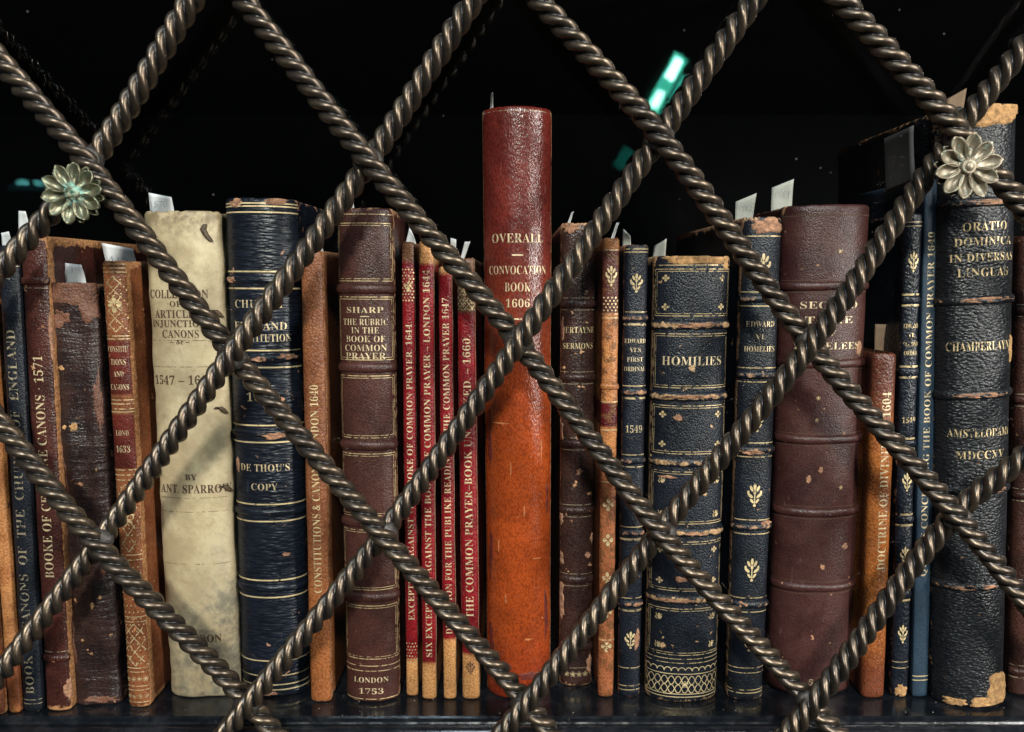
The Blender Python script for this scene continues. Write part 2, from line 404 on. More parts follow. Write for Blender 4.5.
    def lattice(s, py0, py1, nx, nz, th=0.8, f=0.9, mat=None, wavy=0.0):
        G = ([], []); z0, z1 = s.z(py0), s.z(py1); U = s.L / 2 * f
        for sg in (-1, 1):
            for i in range(-nz, nx + 1):
                pts = []
                for k in range(9):
                    t = k / 8; fx = (i + t * nz) / nx
                    u = sg * (-U + 2 * U * fx)
                    if abs(u) <= U: pts.append((u, z0 + (z1 - z0) * t + wavy * math.sin(t * 6.283 * nz) * 0.0006))
                if len(pts) > 1: s.ribbon(G, pts, s.px(th))
        mesh_obj('gilt_lattice', G[0], G[1], mat or GOLD, s.root)
    def scallops(s, py, h, count, mat=None, f=0.92):
        G = ([], []); U = s.L / 2 * f; z = s.z(py)
        for i in range(count):
            s.ribbon(G, [(-U + 2 * U * (i + 0.5 - 0.5 * math.cos(R(180 * k / 8))) / count, z + s.px(h) * math.sin(R(180 * k / 8))) for k in range(9)], s.px(0.9))
        mesh_obj('gilt_scallops', G[0], G[1], mat or GOLD, s.root)
    def label(s, py0, py1, mat, f=0.93):
        vs, fs = [], []; nu, nz = 20, 12; z0, z1 = s.z(py1), s.z(py0); wr = []
        for j in range(nz + 1):
            for i in range(nu + 1):
                e = min(i, nu - i, j, nz - j); vs.append(s.surf(s.L / 2 * f * (-1 + 2 * i / nu), z0 + (z1 - z0) * j / nz, 0.0001 if e else -0.0002)); wr.append(0.5 if e == 0 else 0)
        for j in range(nz):
            for i in range(nu):
                a = j * (nu + 1) + i; fs.append((a, a + 1, a + nu + 2, a + nu + 1))
        mesh_obj('title_label', vs, fs, mat, s.root, wear=wr)
    def patch(s, dx, py, rx, ry, mat, jag=0.55, lift=0.0004, name='bare_patch', seed=None, flat=None):
        """a torn area where the leather has gone, or a painted-on tone: ragged outline, uneven face"""
        sd = seed if seed is not None else random.uniform(0, 50); vs, fs = [], []; nk, nr = 28, 5; u0, z0 = s.px(dx), s.z(py)
        for r in range(nr + 1):
            for k in range(nk):
                t = k * 6.2832 / nk; q = 1 + jag * (noise.noise((math.cos(t) * 1.6, math.sin(t) * 1.6, sd)) + 0.6 * noise.noise((math.cos(t) * 4, math.sin(t) * 4, sd)))
                f = r / nr; u = u0 + s.px(rx) * q * f * math.cos(t); z = z0 + s.px(ry) * q * f * math.sin(t)
                z = min(max(z, 0.0003), s.H - 0.0002)
                hh = lift * (1 + 0.8 * noise.noise((u * 700, z * 700, sd))) if r < nr else -0.0002
                vs.append(s.surf(u, z, max(hh, 0.00012) if r < nr else hh))
        for r in range(nr):
            for k in range(nk):
                a = r * nk + k; b_ = r * nk + (k + 1) % nk; fs.append((a, b_, b_ + nk, a + nk))
        return mesh_obj(name, vs, fs, mat, s.root)

def bandset(B, pys, gaps=7, gmat=None, wear=0.35, rules=True, th=1.0, **kw):
    for p in pys:
        B.band(p, wear=wear, **kw)
        if rules: B.rules([p - gaps, p + gaps], th, gmat)

exec_order = []
# --- far left
B = Book('leather_book', 'plain brown leather book, its spine cut off beside the tan book', (-56, -26, 268), (-22, 7, 717), leather('brown_calf', (0.20, 0.065, 0.022), (0.11, 0.03, 0.012), wear=0.6), depth=0.17)
B = Book('slim_book', 'slim plain tan book between brown book and black canons book', (-24, -6, 300), (8, 22, 714), leather('tan_calf', (0.46, 0.20, 0.07), (0.30, 0.11, 0.035), wear=0.4, worn=(0.10, 0.04, 0.02), bands=[(0, 0.035, 0.012, (0.20, 0.06, 0.02))]), depth=0.13)
B = Book('slim_book', 'slim black book lettered with canons of the church up its spine', (-4, 19, 246), (22, 44, 713), leather('black_morocco_a', (0.008, 0.011, 0.018), wear=0.25, flecks=0.1, worn=(0.25, 0.26, 0.22), grain=1100), sag=0.23)
B.vtext('BOOK  &  CANONS  OF  THE  CHURCH  OF  ENGLAND', 694, 330, 9, GOLDD)
B.rules([262, 266, 700, 704], 0.8, GOLDD)

B = Book('canons_book', 'maroon book with worn orange joint lettered with canons and 1571', (19, 47, 236), (45, 74, 712), leather('maroon_calf', (0.065, 0.019, 0.014), wear=0.9, flecks=0.35, worn=(0.50, 0.24, 0.10), rough=0.33, mottle=0.2), sag=0.24, depth=0.15)
B.vtext('BOOKE OF CERTAINE CANONS · 1571', 578, 356, 9.5, CREAM)
bandset(B, [281, 659], rules=False, h=0.001); B.rules([288, 652], 0.8, GOLDD)
B.patch(13, 690, 5, 14, PINK, lift=0.0003); B.patch(14, 335, 2.5, 26, PINK, lift=0.0003)

B = Book('damaged_book', 'battered purple black book with peeling brown top and creased spine', (48, 100, 283), (75, 125, 706), leather('cracked_leather', (0.034, 0.017, 0.014), (0.014, 0.008, 0.008), wear=0.5, flecks=0.30, worn=(0.34, 0.17, 0.09), rough=0.36, grain=800, bump=0.3, crease=0.5), sag=0.27, wob=0.0020, chip=0.007, nexp=3)
PEEL = leather('peeled_calf', (0.17, 0.075, 0.045), (0.10, 0.042, 0.027), wear=0.3, rough=0.5, grain=900, bump=0.5)
B.patch(0, 288, 34, 15, PEEL, lift=0.0003, seed=3, jag=0.5); B.patch(19, 308, 13, 19, PEEL, lift=0.00028, seed=9, jag=0.6)
for dx, py, rx, ry in ((-20, 340, 4, 30), (21, 400, 3, 40), (-19, 480, 3, 30), (-12, 318, 10, 7), (18, 560, 4, 20), (-20, 640, 3, 24), (6, 700, 18, 4)): B.patch(dx, py, rx, ry, PEEL, lift=0.00025, jag=0.9)
for dx, py, r in ((-14, 368, 2.6), (-4, 427, 4), (-13, 427, 2), (4, 605, 3.2), (12, 597, 1.5), (-9, 640, 1.4), (15, 470, 1.6), (-16, 520, 1.5)): B.patch(dx, py, r, r * 1.1, BOARD, lift=0.0003)

B = Book('tooled_book', 'orange calf book covered in gilt tooling with 1633 label', (100, 127, 261), (128, 152, 708), leather('orange_calf', (0.235, 0.082, 0.032), (0.14, 0.045, 0.019), wear=0.75, worn=(0.55, 0.26, 0.11), rough=0.36), sag=0.23, depth=0.14)
B.label(338, 398, LABEL); B.label(411, 472, LABEL)
B.text([('CONSTITU', 349, 6, 20), ('TIONS', 362, 6, 15), ('AND', 374, 5.5, 10), ('CANONS', 387, 6, 18), ('LOND', 433, 5.5, 13), ('1633', 449, 7, 14)], CREAM)
B.rules([264, 268, 272, 336, 339, 400, 404, 409, 412, 470, 475, 480, 555, 560, 617, 622, 668, 672, 686, 690, 702], 0.9, GOLDW)
B.lattice(276, 332, 2, 4, 0.8, mat=GOLDW); B.dots(276, 332, 4, 8, 0.8, mat=GOLDW); B.orn('✤', 304, 14, 18, mat=GOLDW)
B.lattice(484, 552, 2, 4, 0.8, mat=GOLDW); B.dots(484, 552, 4, 10, 0.8, mat=GOLDW); B.orn('❀', 518, 14, 18, mat=GOLDW)
B.lattice(624, 666, 2, 3, 0.9, mat=GOLDW); B.dots(564, 666, 5, 16, 0.8, mat=GOLDW)
for i in range(4):
    B.orn('❀', 679, 5, dx=-9 + 6 * i, mat=GOLDW); B.orn('❀', 696, 5, dx=-9 + 6 * i, mat=GOLDW)

# --- vellum
m, nt, b = new_mat('vellum'); n = N(nt); v = n.coords((3, 1, 2)); tc = n.node('ShaderNodeTexCoord'); sp = n.node('ShaderNodeSeparateXYZ'); n.link(tc.outputs['Object'], sp.inputs[0])
a_ = n.noise(v, 45, 6, 0.65); b2 = n.noise(v, 260, 5, 0.65)
c = n.mix(n.ramp(a_, 0.35, 0.66), (0.31, 0.24, 0.14), (0.48, 0.395, 0.245))
c = n.mix(n.math('MULTIPLY', n.ramp(b2, 0.52, 0.70), 0.45), c, (0.26, 0.20, 0.11))
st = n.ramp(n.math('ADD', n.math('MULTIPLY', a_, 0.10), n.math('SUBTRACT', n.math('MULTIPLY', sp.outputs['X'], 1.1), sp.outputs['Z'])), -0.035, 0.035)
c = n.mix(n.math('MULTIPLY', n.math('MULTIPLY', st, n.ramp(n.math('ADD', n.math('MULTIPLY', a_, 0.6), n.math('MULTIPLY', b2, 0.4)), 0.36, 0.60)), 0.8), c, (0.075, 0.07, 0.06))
c = n.mix(n.math('MULTIPLY', n.ramp(sp.outputs['Z'], 0.235, 0.258), n.ramp(b2, 0.35, 0.6)), c, (0.17, 0.125, 0.07))
n.link(c, b.inputs['Base Color']); b.inputs['Roughness'].default_value = 0.5
nb = n.bump(a_, 0.25, 0.003); nb = n.bump(b2, 0.35, 0.0008, nb); n.link(nb, b.inputs['Normal']); VELL = m
B = Book('vellum_book', 'tall cream vellum book with brown hand lettered title', (141, 221, 211), (169, 241, 698), VELL, sag=0.20, wob=0.0010, chip=0.0016, nexp=2.4)
B.text([('COLLECTION', 294, 8.5, 60, -4), ('·OF·', 304, 6, 16, -6), ('ARTICLES', 314, 8, 46, -6), ('INJUNCTIONS', 324, 8, 62, -3), ('CANONS', 334, 8, 37, -3), ('~ &c ~', 342, 5, 20, -4), ('1547 – 1661', 380, 9.5, 62, -4), ('BY', 477, 6, 12, 1), ('ANT. SPARROW', 489, 9, 74, 3), ('LONDON', 638, 9, 44, 2)], INK, 0.0)
B.rules([340.5, 367, 498, 512, 564], 0.6, gilt('ink_rule', (0.20, 0.14, 0.08), 0.5, 0, 0.9), -0.8, 0.8, 'ruled_line')
TIE = leather('tie_leather', (0.10, 0.065, 0.035), rough=0.5)
for dx, py in ((27, 232), (33, 313), (33, 410), (34, 489)):
    vs = []; fs = []; k = 8
    pts = [(-1, 8), (-3, 3), (-1, -2), (2, -6), (4, -9)] if py == 232 else [(-5, 1), (-2, 3), (1, 0), (3, -3), (5, -5)]
    for i, (du, dz) in enumerate(pts):
        r = B.px(2.0 if i in (0, 4) else 3.0)
        for q in range(k):
            t = q * 6.2832 / k; vs.append(B.surf(B.px(dx + du) + r * math.cos(t), B.z(py) + B.px(dz), 0.0006 + 0.6 * r * math.sin(t)))
    for i in range(len(pts) - 1):
        for q in range(k): fs.append((i * k + q, i * k + (q + 1) % k, (i + 1) * k + (q + 1) % k, (i + 1) * k + q))
    mesh_obj('tie', vs, fs, TIE, B.root)

# --- navy de thou
B = Book('thick_book', 'thick black book with pink rubbed bands and copy lettered below', (222, 297, 198), (240, 310, 698), leather('black_straight_grain', (0.007, 0.010, 0.018), (0.004, 0.006, 0.011), wear=0.42, flecks=0.22, worn=(0.46, 0.24, 0.15), rough=0.36, grain=800, bump=0.55, stretch=(0.22, 0.22, 1)), sag=0.31, chip=0.001)
bandset(B, [280, 359, 434, 513, 589], gaps=8.5, gmat=GOLD, wear=0.62, th=1.5, h=0.0011)
B.rules([203, 206, 212, 661, 676, 685, 690], 1.3, GOLD)
B.text([('CHURCH', 304, 8, 49, -1), ('OF', 315, 5.5, 9), ('ENGLAND', 326, 8, 54), ('CONSTITUTION', 338, 7.5, 62), ('1604', 397, 9, 30), ('DE THOU’S', 468, 7.5, 52), ('COPY', 487, 7, 27)], CREAM)
for dx, py, rx, ry in ((-22, 203, 9, 4), (20, 201, 11, 4), (26, 357, 12, 4), (14, 436, 14, 4), (-29, 280, 6, 3), (-31, 466, 3, 8), (18, 400, 5, 3), (20, 555, 4, 2.5), (-6, 694, 16, 2.5), (25, 282, 7, 3), (0, 359, 8, 2.5)): B.patch(dx, py, rx, ry, PINK, lift=0.0014 if py in (357, 436, 280, 282, 359) else 0.0003)

B = Book('slim_book', 'slim brown book lettered constitutions and canons 1640', (299, 324, 251), (309, 333, 703), leather('russet_calf', (0.21, 0.075, 0.030), (0.15, 0.05, 0.02), wear=0.6, worn=(0.42, 0.20, 0.09), rough=0.42, grain=800, bands=[(-0.01, 0.07, 0.03, (0.30, 0.10, 0.03))]), sag=0.21)
B.vtext('CONSTITUTIONS & CANONS  LONDON 1640', 593, 385, 8.5, GOLD)

B = Book('panelled_book', 'brown morocco book with double gilt frames on rubric of common prayer', (336, 393, 208), (344, 402, 703), leather('brown_morocco', (0.062, 0.022, 0.017), (0.040, 0.014, 0.011), wear=0.55, flecks=0.08, worn=(0.46, 0.25, 0.13), rough=0.38, grain=1200, bump=0.35), sag=0.27)
bandset(B, [289, 368, 446, 523, 598], rules=False, wear=0.25, h=0.0015, w=0.0026)
for a_, b_ in ((223, 281), (297, 360), (376, 438), (454, 516), (530, 590), (606, 659)): B.frame(a_, b_, 0.86, 0.75, GOLDW)
B.rules([214, 666, 671, 699], 0.8, GOLDW)
B.text([('SHARP', 310, 6, 37), ('—', 316.5, 1, 9), ('THE RUBRIC', 322, 6.5, 46), ('IN THE', 330.5, 6, 28), ('BOOK OF', 339, 6.5, 40), ('COMMON', 348, 6.5, 43), ('PRAYER', 356, 6.5, 41), ('LONDON', 680, 6, 37), ('1753', 691, 6.5, 26)], CREAM)

# --- red quartet
def red(nm, gr=950): return leather(nm, (0.24, 0.008, 0.018), (0.15, 0.005, 0.012), wear=0.30, flecks=0.10, worn=(0.40, 0.19, 0.09), rough=0.36, grain=gr, bump=0.4)
TAN = (0.56, 0.27, 0.10)
def redbook(label, top, bot, tz, bz, words, py0, py1, h, dx=0, tcol=TAN):
    m_ = red('red_morocco'); c_ = on_shelf((bot[0] + bot[1]) / 2, bot[2]); f = lambda py: P(512, py, c_.y).z
    bpy.data.materials.remove(m_)
    m_ = leather('red_morocco', (0.215, 0.008, 0.012), (0.12, 0.004, 0.007), wear=0.85, flecks=0.12, worn=(0.46, 0.34, 0.21), rough=0.36, grain=950, bump=0.4,
                 bands=[(f(tz), 1, 0.0015, tcol), (-1, f(bz), 0.0015, TAN)])
    B = Book('red_book', label, top, bot, m_, sag=0.24, chip=0.001, rim=0.2)
    B.vtext(words, py0, py1, h, CREAM, dx); return B
B = redbook('narrowest red book dated 1644 with gilt strip on top, next to brown panelled book', (400, 416, 242), (405, 420, 697), 262, 660, 'EXCEPTIONS AGAINST THE BOOKE OF COMMON PRAYER. 1644.', 620, 322, 6.2, tcol=(0.22, 0.10, 0.05))
B.dots(268, 302, 4, 11, 0.9, mat=GOLDW); B.dots(642, 664, 4, 7, 0.9, mat=GOLDW); B.orn('✤', 285, 9, 13, mat=GOLDW)
B = redbook('red book with tan ends lettered london 1644', (417, 435, 240), (421, 438, 700), 264, 664, 'SIX EXCEPTIONS AGAINST THE BOOKE OF COMMON PRAYER – LONDON 1644', 657, 270, 6.8)
B = redbook('red book dated 1647, shorter than the red books beside it', (437, 453, 267), (442, 458, 700), 274, 640, 'DIRECTION FOR THE PUBLIKE READING OF THE COMMON PRAYER 1647.', 634, 296, 6.8)
B = redbook('red prayer book dated 1660 beside the tall orange and maroon book', (455, 476, 258), (461, 481, 700), 313, 655, 'THE COMMON PRAYER–BOOK UNMASKED. – 1660.', 618, 336, 8.0, tcol=(0.16, 0.07, 0.035))
B.dots(284, 311, 5, 9, 1.0, mat=GOLDW); B.lattice(284, 311, 3, 4, 0.7, mat=GOLDW); B.fleuron(668, 11, 14, mat=INK)

# --- overall
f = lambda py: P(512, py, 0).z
B = Book('tall_book', 'tall smooth book, maroon above and bright orange below, lettered with convocation', (481, 553, 106), (485, 553, 700), leather('graded_calf', (0.135, 0.019, 0.013), (0.090, 0.012, 0.009), wear=0.95, flecks=0.16, worn=(0.45, 0.20, 0.09), rough=0.25, grain=1250, bump=0.28, stretch=(1, 1, 0.5), spec=0.55, pores=0.5, bands=[(-1, f(345), 0.060, (0.325, 0.053, 0.009)), (-1, f(668), 0.034, (0.19, 0.022, 0.009))]), sag=0.38, chip=0.0004, nexp=2.0, rim=0.3)  # leather colour runs from maroon through orange to redder at the foot
B.text([('OVERALL', 238, 9, 54), ('—', 255, 1.6, 11), ('CONVOCATION', 270, 8.5, 62), ('BOOK', 287, 9, 26), ('1606', 303, 8.5, 24), ('—', 319, 1.6, 8)], CREAM)
B.rules([110], 0.6, GOLDD)
SCUFF = plain('scuffed_orange', (0.46, 0.15, 0.045), 0.8, 0.5, 500, bump=0.5); EDGE_SHADE = plain('spine_edge_shade', (0.12, 0.016, 0.009), 0.5, 0.5, 500, bump=0.4)
for dx, py, rx, ry in ((-18, 424, 9, 1), (6, 512, 1, 7), (20, 560, 5, 0.8), (-14, 600, 1.2, 6), (10, 640, 6, 1), (-8, 470, 0.8, 9), (25, 450, 1, 12), (-22, 548, 0.8, 8)): B.patch(dx, py, rx, ry, SCUFF, lift=0.00012, jag=0.9, name='scuff')
for dx, py, rx, ry in ((-33, 560, 4, 30), (32, 620, 4, 26), (-32, 440, 3, 34), (12, 676, 12, 4), (-12, 668, 8, 3), (34, 500, 2.5, 20), (-33, 650, 5, 24)): B.patch(dx, py, rx, ry, EDGE_SHADE, lift=0.0001, jag=0.9, name='painted_shade')  # edge shading of the round spine painted as dark red patches, foot darkened too

B = Book('sermons_book', 'dark brown ribbed book lettered certayne sermons', (559, 598, 223), (559, 592, 687), leather('dark_calf', (0.040, 0.017, 0.013), (0.022, 0.010, 0.008), wear=0.75, flecks=0.42, worn=(0.50, 0.28, 0.15), rough=0.36, grain=850), sag=0.27, chip=0.0012)
bandset(B, [304, 378, 444, 511, 580, 648], rules=False, h=0.0011, wear=0.2)
B.rules([229, 298, 310, 372, 384, 438, 450, 505, 517, 574, 586, 668], 0.6, GOLDD)
B.text([('CERTAYNE', 330, 6, 35), ('SERMONS', 346, 6, 31)], GOLD)
for i in range(4): B.orn('❀', 674, 5.5, dx=-10 + 6.6 * i)
for dx, py, rx, ry in ((-18, 432, 3, 16), (-18, 520, 4, 10), (-17, 560, 3, 8), (-18, 600, 5, 22), (-17, 655, 3, 12), (16, 665, 4, 10), (17, 540, 2.5, 6), (2, 472, 3.5, 3), (12, 556, 3, 3.5), (-17, 330, 2.5, 14), (-8, 228, 9, 5)): B.patch(dx, py, rx, ry, PINK, lift=0.0003, jag=0.7)

B = Book('slim_book', 'slim tan book with gilt fleuron on brown and mottled lower half', (601, 622, 238), (597, 614, 698), leather('tan_mottled', (0.42, 0.17, 0.055), (0.30, 0.11, 0.04), wear=0.3, worn=(0.10, 0.035, 0.02), flecks=0.4, rough=0.36, bands=[(f(314), f(250), 0.001, (0.085, 0.022, 0.016)), (f(428), f(404), 0.0008, (0.085, 0.006, 0.008)), (-1, f(480), 0.004, (0.30, 0.10, 0.04))], mottle=0.8), sag=0.24)
B.fleuron(276, 13, 20); B.dots(296, 312, 4, 5, 0.9); B.rules([250, 314, 318, 388, 402, 430, 482, 640], 0.8, GOLDW); B.band(387, 0.001, 0.0018)
for py in (505, 540, 578, 612, 646): B.orn('✤', py, 11, 13, mat=GOLDW)


B = Book('ordinal_book', 'narrow navy book with gilt fleurons and 1549 on spine', (623, 650, 245), (617, 641, 698), leather('navy_morocco_a', (0.008, 0.011, 0.019), (0.004, 0.006, 0.011), wear=0.6, flecks=0.15, worn=(0.44, 0.23, 0.13), rough=0.40, grain=1150, bump=0.5), sag=0.27)
bandset(B, [318, 392, 461, 533, 604], gaps=6, gmat=GOLDW, wear=0.7, h=0.001)
B.rules([249, 252, 312, 325, 386, 399, 455, 467, 527, 540, 598, 611, 668, 686, 690], 0.7, GOLDW)
B.text([('EDWARD', 341, 4.5, 22), ('VI’S', 350, 4.5, 11), ('FIRST', 359.5, 4.5, 16), ('ORDINAL', 369, 4.5, 22), ('1549', 429, 7.5, 17)], CREAM)
for py in (283, 496, 565, 640): B.fleuron(py, 14, 19, mat=GOLD)
B.patch(7, 640, 4, 10, PINK, lift=0.0003)

B = Book('homilies_book', 'broad navy book lettered homilies with gilt lattice along its foot', (653, 733, 256), (645, 718, 703), leather('navy_morocco_b', (0.008, 0.011, 0.018), (0.004, 0.006, 0.010), wear=0.70, flecks=0.26, worn=(0.50, 0.31, 0.16), rough=0.40, grain=1150, bump=0.5), sag=0.27, chip=0.0014)
bandset(B, [325, 397, 463, 533, 600], rules=False, wear=0.72, h=0.0013, w=0.0025)
B.rules([265, 659, 663], 0.7, GOLDW)
pan = ((269, 316), (334, 388), (406, 454), (472, 524), (542, 591), (609, 655))
for i, (a_, b_) in enumerate(pan):
    B.frame(a_, b_, 0.86, 0.7, GOLDW)
    if i != 1:
        for sx in (-1, 1):
            for q in (a_ + 9, b_ - 9): B.orn('❧' if i % 2 else '✤', q, 7.5, 7, dx=sx * 29, mat=GOLDW)
B.text([('HOMILIES', 361, 9, 62)], CREAM)
B.scallops(671, 4, 12); B.rules([674, 694, 697], 0.8, GOLD); B.lattice(676, 693, 12, 2, 0.8, mat=GOLD, wavy=1); B.orn('❀', 684, 7, 7)
for dx, py, rx, ry in ((0, 260, 36, 4), (34, 262, 4, 8), (-14, 418, 5, 3), (-8, 580, 7, 3), (-24, 478, 10, 1.5), (5, 325, 30, 2.2), (-4, 397, 28, 1.8), (15, 533, 20, 2), (-14, 600, 20, 2)): B.patch(dx, py, rx, ry, BOARD if py in (260, 262) else PINK, lift=0.0016 if py in (325, 397, 533, 600) else 0.0004)

B = Book('homelies_book', 'navy book with torn tan head, gilt flowers and edward on spine', (743, 783, 217), (725, 765, 701), leather('navy_morocco_c', (0.007, 0.010, 0.017), (0.004, 0.006, 0.009), wear=0.6, flecks=0.22, worn=(0.50, 0.30, 0.17), rough=0.40, grain=1150, bump=0.5), sag=0.27, chip=0.003)
bandset(B, [299, 375, 450, 527, 605], gaps=7, gmat=GOLDW, wear=0.65)
B.rules([236, 292, 306, 368, 382, 443, 457, 520, 534, 598, 612, 668, 673, 690, 693], 0.8, GOLDW)
B.text([('EDWARD', 324, 5.5, 29), ('VI.', 337, 5, 10), ('HOMELIES', 349, 5.5, 31)], CREAM)
for py in (266, 420, 495, 570, 640): B.fleuron(py, 17, 25, mat=GOLD)
B.patch(3, 226, 18, 9, PINK, lift=0.0005, seed=4); B.patch(13, 524, 6, 3, PINK, lift=0.0013); B.patch(-4, 452, 13, 3, PINK, lift=0.0014); B.patch(-8, 604, 5, 3, PINK, lift=0.0013)

B = Book('tome_book', 'broad maroon leather book lettered as second tome', (783, 874, 205), (769, 852, 696), leather('maroon_morocco', (0.058, 0.021, 0.018), (0.034, 0.011, 0.010), wear=0.38, flecks=0.24, worn=(0.50, 0.26, 0.14), rough=0.36, grain=1500, bump=0.35), sag=0.27, chip=0.0006)
bandset(B, [286, 364, 440, 513, 588], gaps=6, rules=False, wear=0.18, h=0.0015, w=0.0024)
B.rules([215], 1.0, INK); B.rules([280, 292, 358, 370, 434, 446, 507, 519, 582, 594], 0.7, INK)
B.text([('SECOND', 305, 7, 58), ('TOME', 320, 7, 48), ('OF', 333, 5.5, 12), ('HOMELEES', 346, 7, 68)], CREAM)
B.text([('1  5  6  7', 682, 6.5, 40, 0)], CREAM)
for py in (398, 420, 251, 488): B.orn('❀', py, 4, dx=random.uniform(-20, 20), mat=GOLDW)
B.patch(-16, 480, 3, 4, PINK); B.patch(-4, 470, 2.5, 4, PINK); B.patch(26, 548, 4, 4, PINK); B.patch(35, 350, 4, 10, PINK); B.patch(20, 663, 1.5, 4, PINK)

B = Book('slim_book', 'short slim orange brown book lettered doctrine of divinitie', (872, 897, 354), (859, 886, 699), leather('orange_brown_calf', (0.30, 0.095, 0.020), (0.20, 0.058, 0.015), wear=0.3, worn=(0.12, 0.04, 0.02), flecks=0.05, rough=0.33, grain=800, bands=[(f(420), 1, 0.018, (0.11, 0.032, 0.018)), (-1, 0.025, 0.012, (0.15, 0.04, 0.016))]), sag=0.24)
B.vtext('DOCTRINE OF DIVINITIE – 1604', 570, 392, 9, CREAM, 2)

B = Book('slim_book', 'slim black book with four gilt flowers beside the blue book', (903, 924, 214), (890, 909, 698), leather('black_morocco_b', (0.009, 0.012, 0.020), wear=0.4, flecks=0.2, worn=(0.45, 0.25, 0.14), rough=0.33, grain=750), sag=0.25)
bandset(B, [300, 372, 444, 520, 595], gaps=5, gmat=GOLDW, wear=0.5, h=0.0008)
B.rules([222, 226, 294, 306, 366, 378, 438, 450, 514, 526, 589, 601, 662, 668], 0.7, GOLDW)
for py in (262, 482, 556, 634): B.fleuron(py, 11, 20, mat=GOLD)
B.text([('EDWARD', 326, 4.5, 15), ('VI.', 335, 4, 7), ('SECOND', 344, 4.5, 15), ('ORDER', 353, 4.5, 13), ('1549', 420, 6, 13)], GOLDW)
B.patch(0, 690, 7, 8, BOARD, lift=0.0003)

B = Book('slim_book', 'slim blue cloth book lettered queres concerning common prayer', (924, 942, 178), (910, 929, 698), leather('blue_cloth', (0.018, 0.040, 0.068), (0.012, 0.028, 0.048), wear=0.25, flecks=0.02, worn=(0.20, 0.24, 0.27), rough=0.55, grain=1500, bump=0.3), sag=0.12, depth=0.085)
B.vtext('QUERES CONCERNING THE BOOK OF COMMON PRAYER 1640', 576, 232, 8, CREAM); B.rules([676, 680], 1.0, GOLD)

B = Book('oratio_book', 'largest black grained book with torn tan corner at its foot', (942, 1018, 106), (930, 1008, 709), leather('black_goatskin', (0.010, 0.011, 0.014), (0.005, 0.006, 0.008), wear=0.45, flecks=0.06, worn=(0.48, 0.27, 0.13), rough=0.38, grain=800, bump=0.6, stretch=(0.6, 0.6, 1.1)), sag=0.31, chip=0.004, depth=0.11)
bandset(B, [202, 300, 395, 491, 587], gaps=6, rules=False, wear=0.72, h=0.0013, w=0.0024)
for p in (202, 300, 395, 491, 587): B.patch(random.uniform(-8, 8), p, 33, 3.0, PINK, lift=0.0013, jag=0.25)
B.text([('ORATIO', 226, 8.5, 44), ('DOMINICA', 241, 8, 58), ('IN DIVERSAS', 257, 8, 66), ('LINGUAS', 272, 8.5, 52), ('CHAMBERLAYNE', 346, 9, 70), ('AMSTELODAMI', 433, 8.5, 66), ('MDCCXV', 455, 8.5, 50)], GOLDW)
B.patch(26, 694, 20, 19, BOARD, lift=0.0010, seed=5, jag=0.4); B.patch(6, 704, 18, 7, BOARD, lift=0.0007, seed=8); B.patch(-22, 702, 13, 5, BOARD, lift=0.0005); B.patch(35, 352, 4, 13, BOARD)
B.patch(10, 113, 30, 13, BOARD, lift=0.0009, seed=11)

B = Book('leather_book', 'dark brown leather book at the end beside the largest black book', (1019, 1056, 236), (1008, 1042, 697), leather('dark_brown_end', (0.055, 0.020, 0.014), wear=0.4, flecks=0.2, rough=0.38), sag=0.27)
bandset(B, [310, 400, 495, 590, 672], gaps=6, gmat=GOLDD)

# ---------------------------------------------------------------- paper slips
def slip(label, quad, Y, mat=None, note=None, bend=0.0028, drop=0.007):
    """quad: four corners (bottom-left, bottom-right, top-right, top-left) of the part that shows; the rest goes down into the book"""
    q = [P(x, y, Y[k] if isinstance(Y, tuple) else Y) for k, (x, y) in enumerate(quad)]; q[0] = q[0] - (q[3] - q[0]).normalized() * drop; q[1] = q[1] - (q[2] - q[1]).normalized() * drop
    vs = []; fs = []; nu, nv = 6, 10; sd = random.uniform(0, 40)
    nrm = Vector((0, -1, 0))
    for side in (0, 1):
        for j in range(nv + 1):
            for i in range(nu + 1):
                a, b_ = i / nu, j / nv
                p = (q[0] * (1 - a) + q[1] * a) * (1 - b_) + (q[3] * (1 - a) + q[2] * a) * b_
                d = bend * (b_ ** 2) * (0.5 + a) + 0.0006 * noise.noise((a * 2, b_ * 2, sd))
                vs.append(p + nrm * (d + (0.00012 if side == 0 else -0.00012)))
    k = (nu + 1) * (nv + 1)
    for j in range(nv):
        for i in range(nu):
            a = j * (nu + 1) + i; fs.append((a, a + 1, a + nu + 2, a + nu + 1)); fs.append((k + a + 1, k + a, k + a + nu + 1, k + a + nu + 2))
    ring = [i for i in range(nu + 1)] + [j * (nu + 1) + nu for j in range(1, nv + 1)] + [nv * (nu + 1) + i for i in range(nu - 1, -1, -1)] + [j * (nu + 1) for j in range(nv - 1, 0, -1)]
    for a, b_ in zip(ring, ring[1:] + ring[:1]): fs.append((b_, a, k + a, k + b_))
    c = sum(q, Vector()) / 4; base = (q[0] + q[1]) / 2
    root = empty('paper_slip', base)
    tag(root, label, 'paper slip', 'paper slips tucked in the books')
    mesh_obj('sheet', [v_ - base for v_ in vs], fs, mat or PAPER, root)
    if note:
        g = glyphs(note, 1.0, -0.02, True); X = (q[1] - q[0]).normalized(); Z = (q[3] - q[0]).normalized()
        top = (q[2] + q[3]) / 2; w = (q[2] - q[3]).length * 0.62; ctr = top - Z * (w / g[2] * 1.6)
        mesh_obj('pencil_number', [ctr + X * (x * w) + Z * (y * w / g[2]) + nrm * (bend * 1.3 + 0.0008) - base for x, y in g[0]], g[1], PENCIL, root, smooth=False)
slip('white paper slip behind the tan and black slim books', [(19, 232), (31, 232), (30, 212), (20, 211)], 0.064)
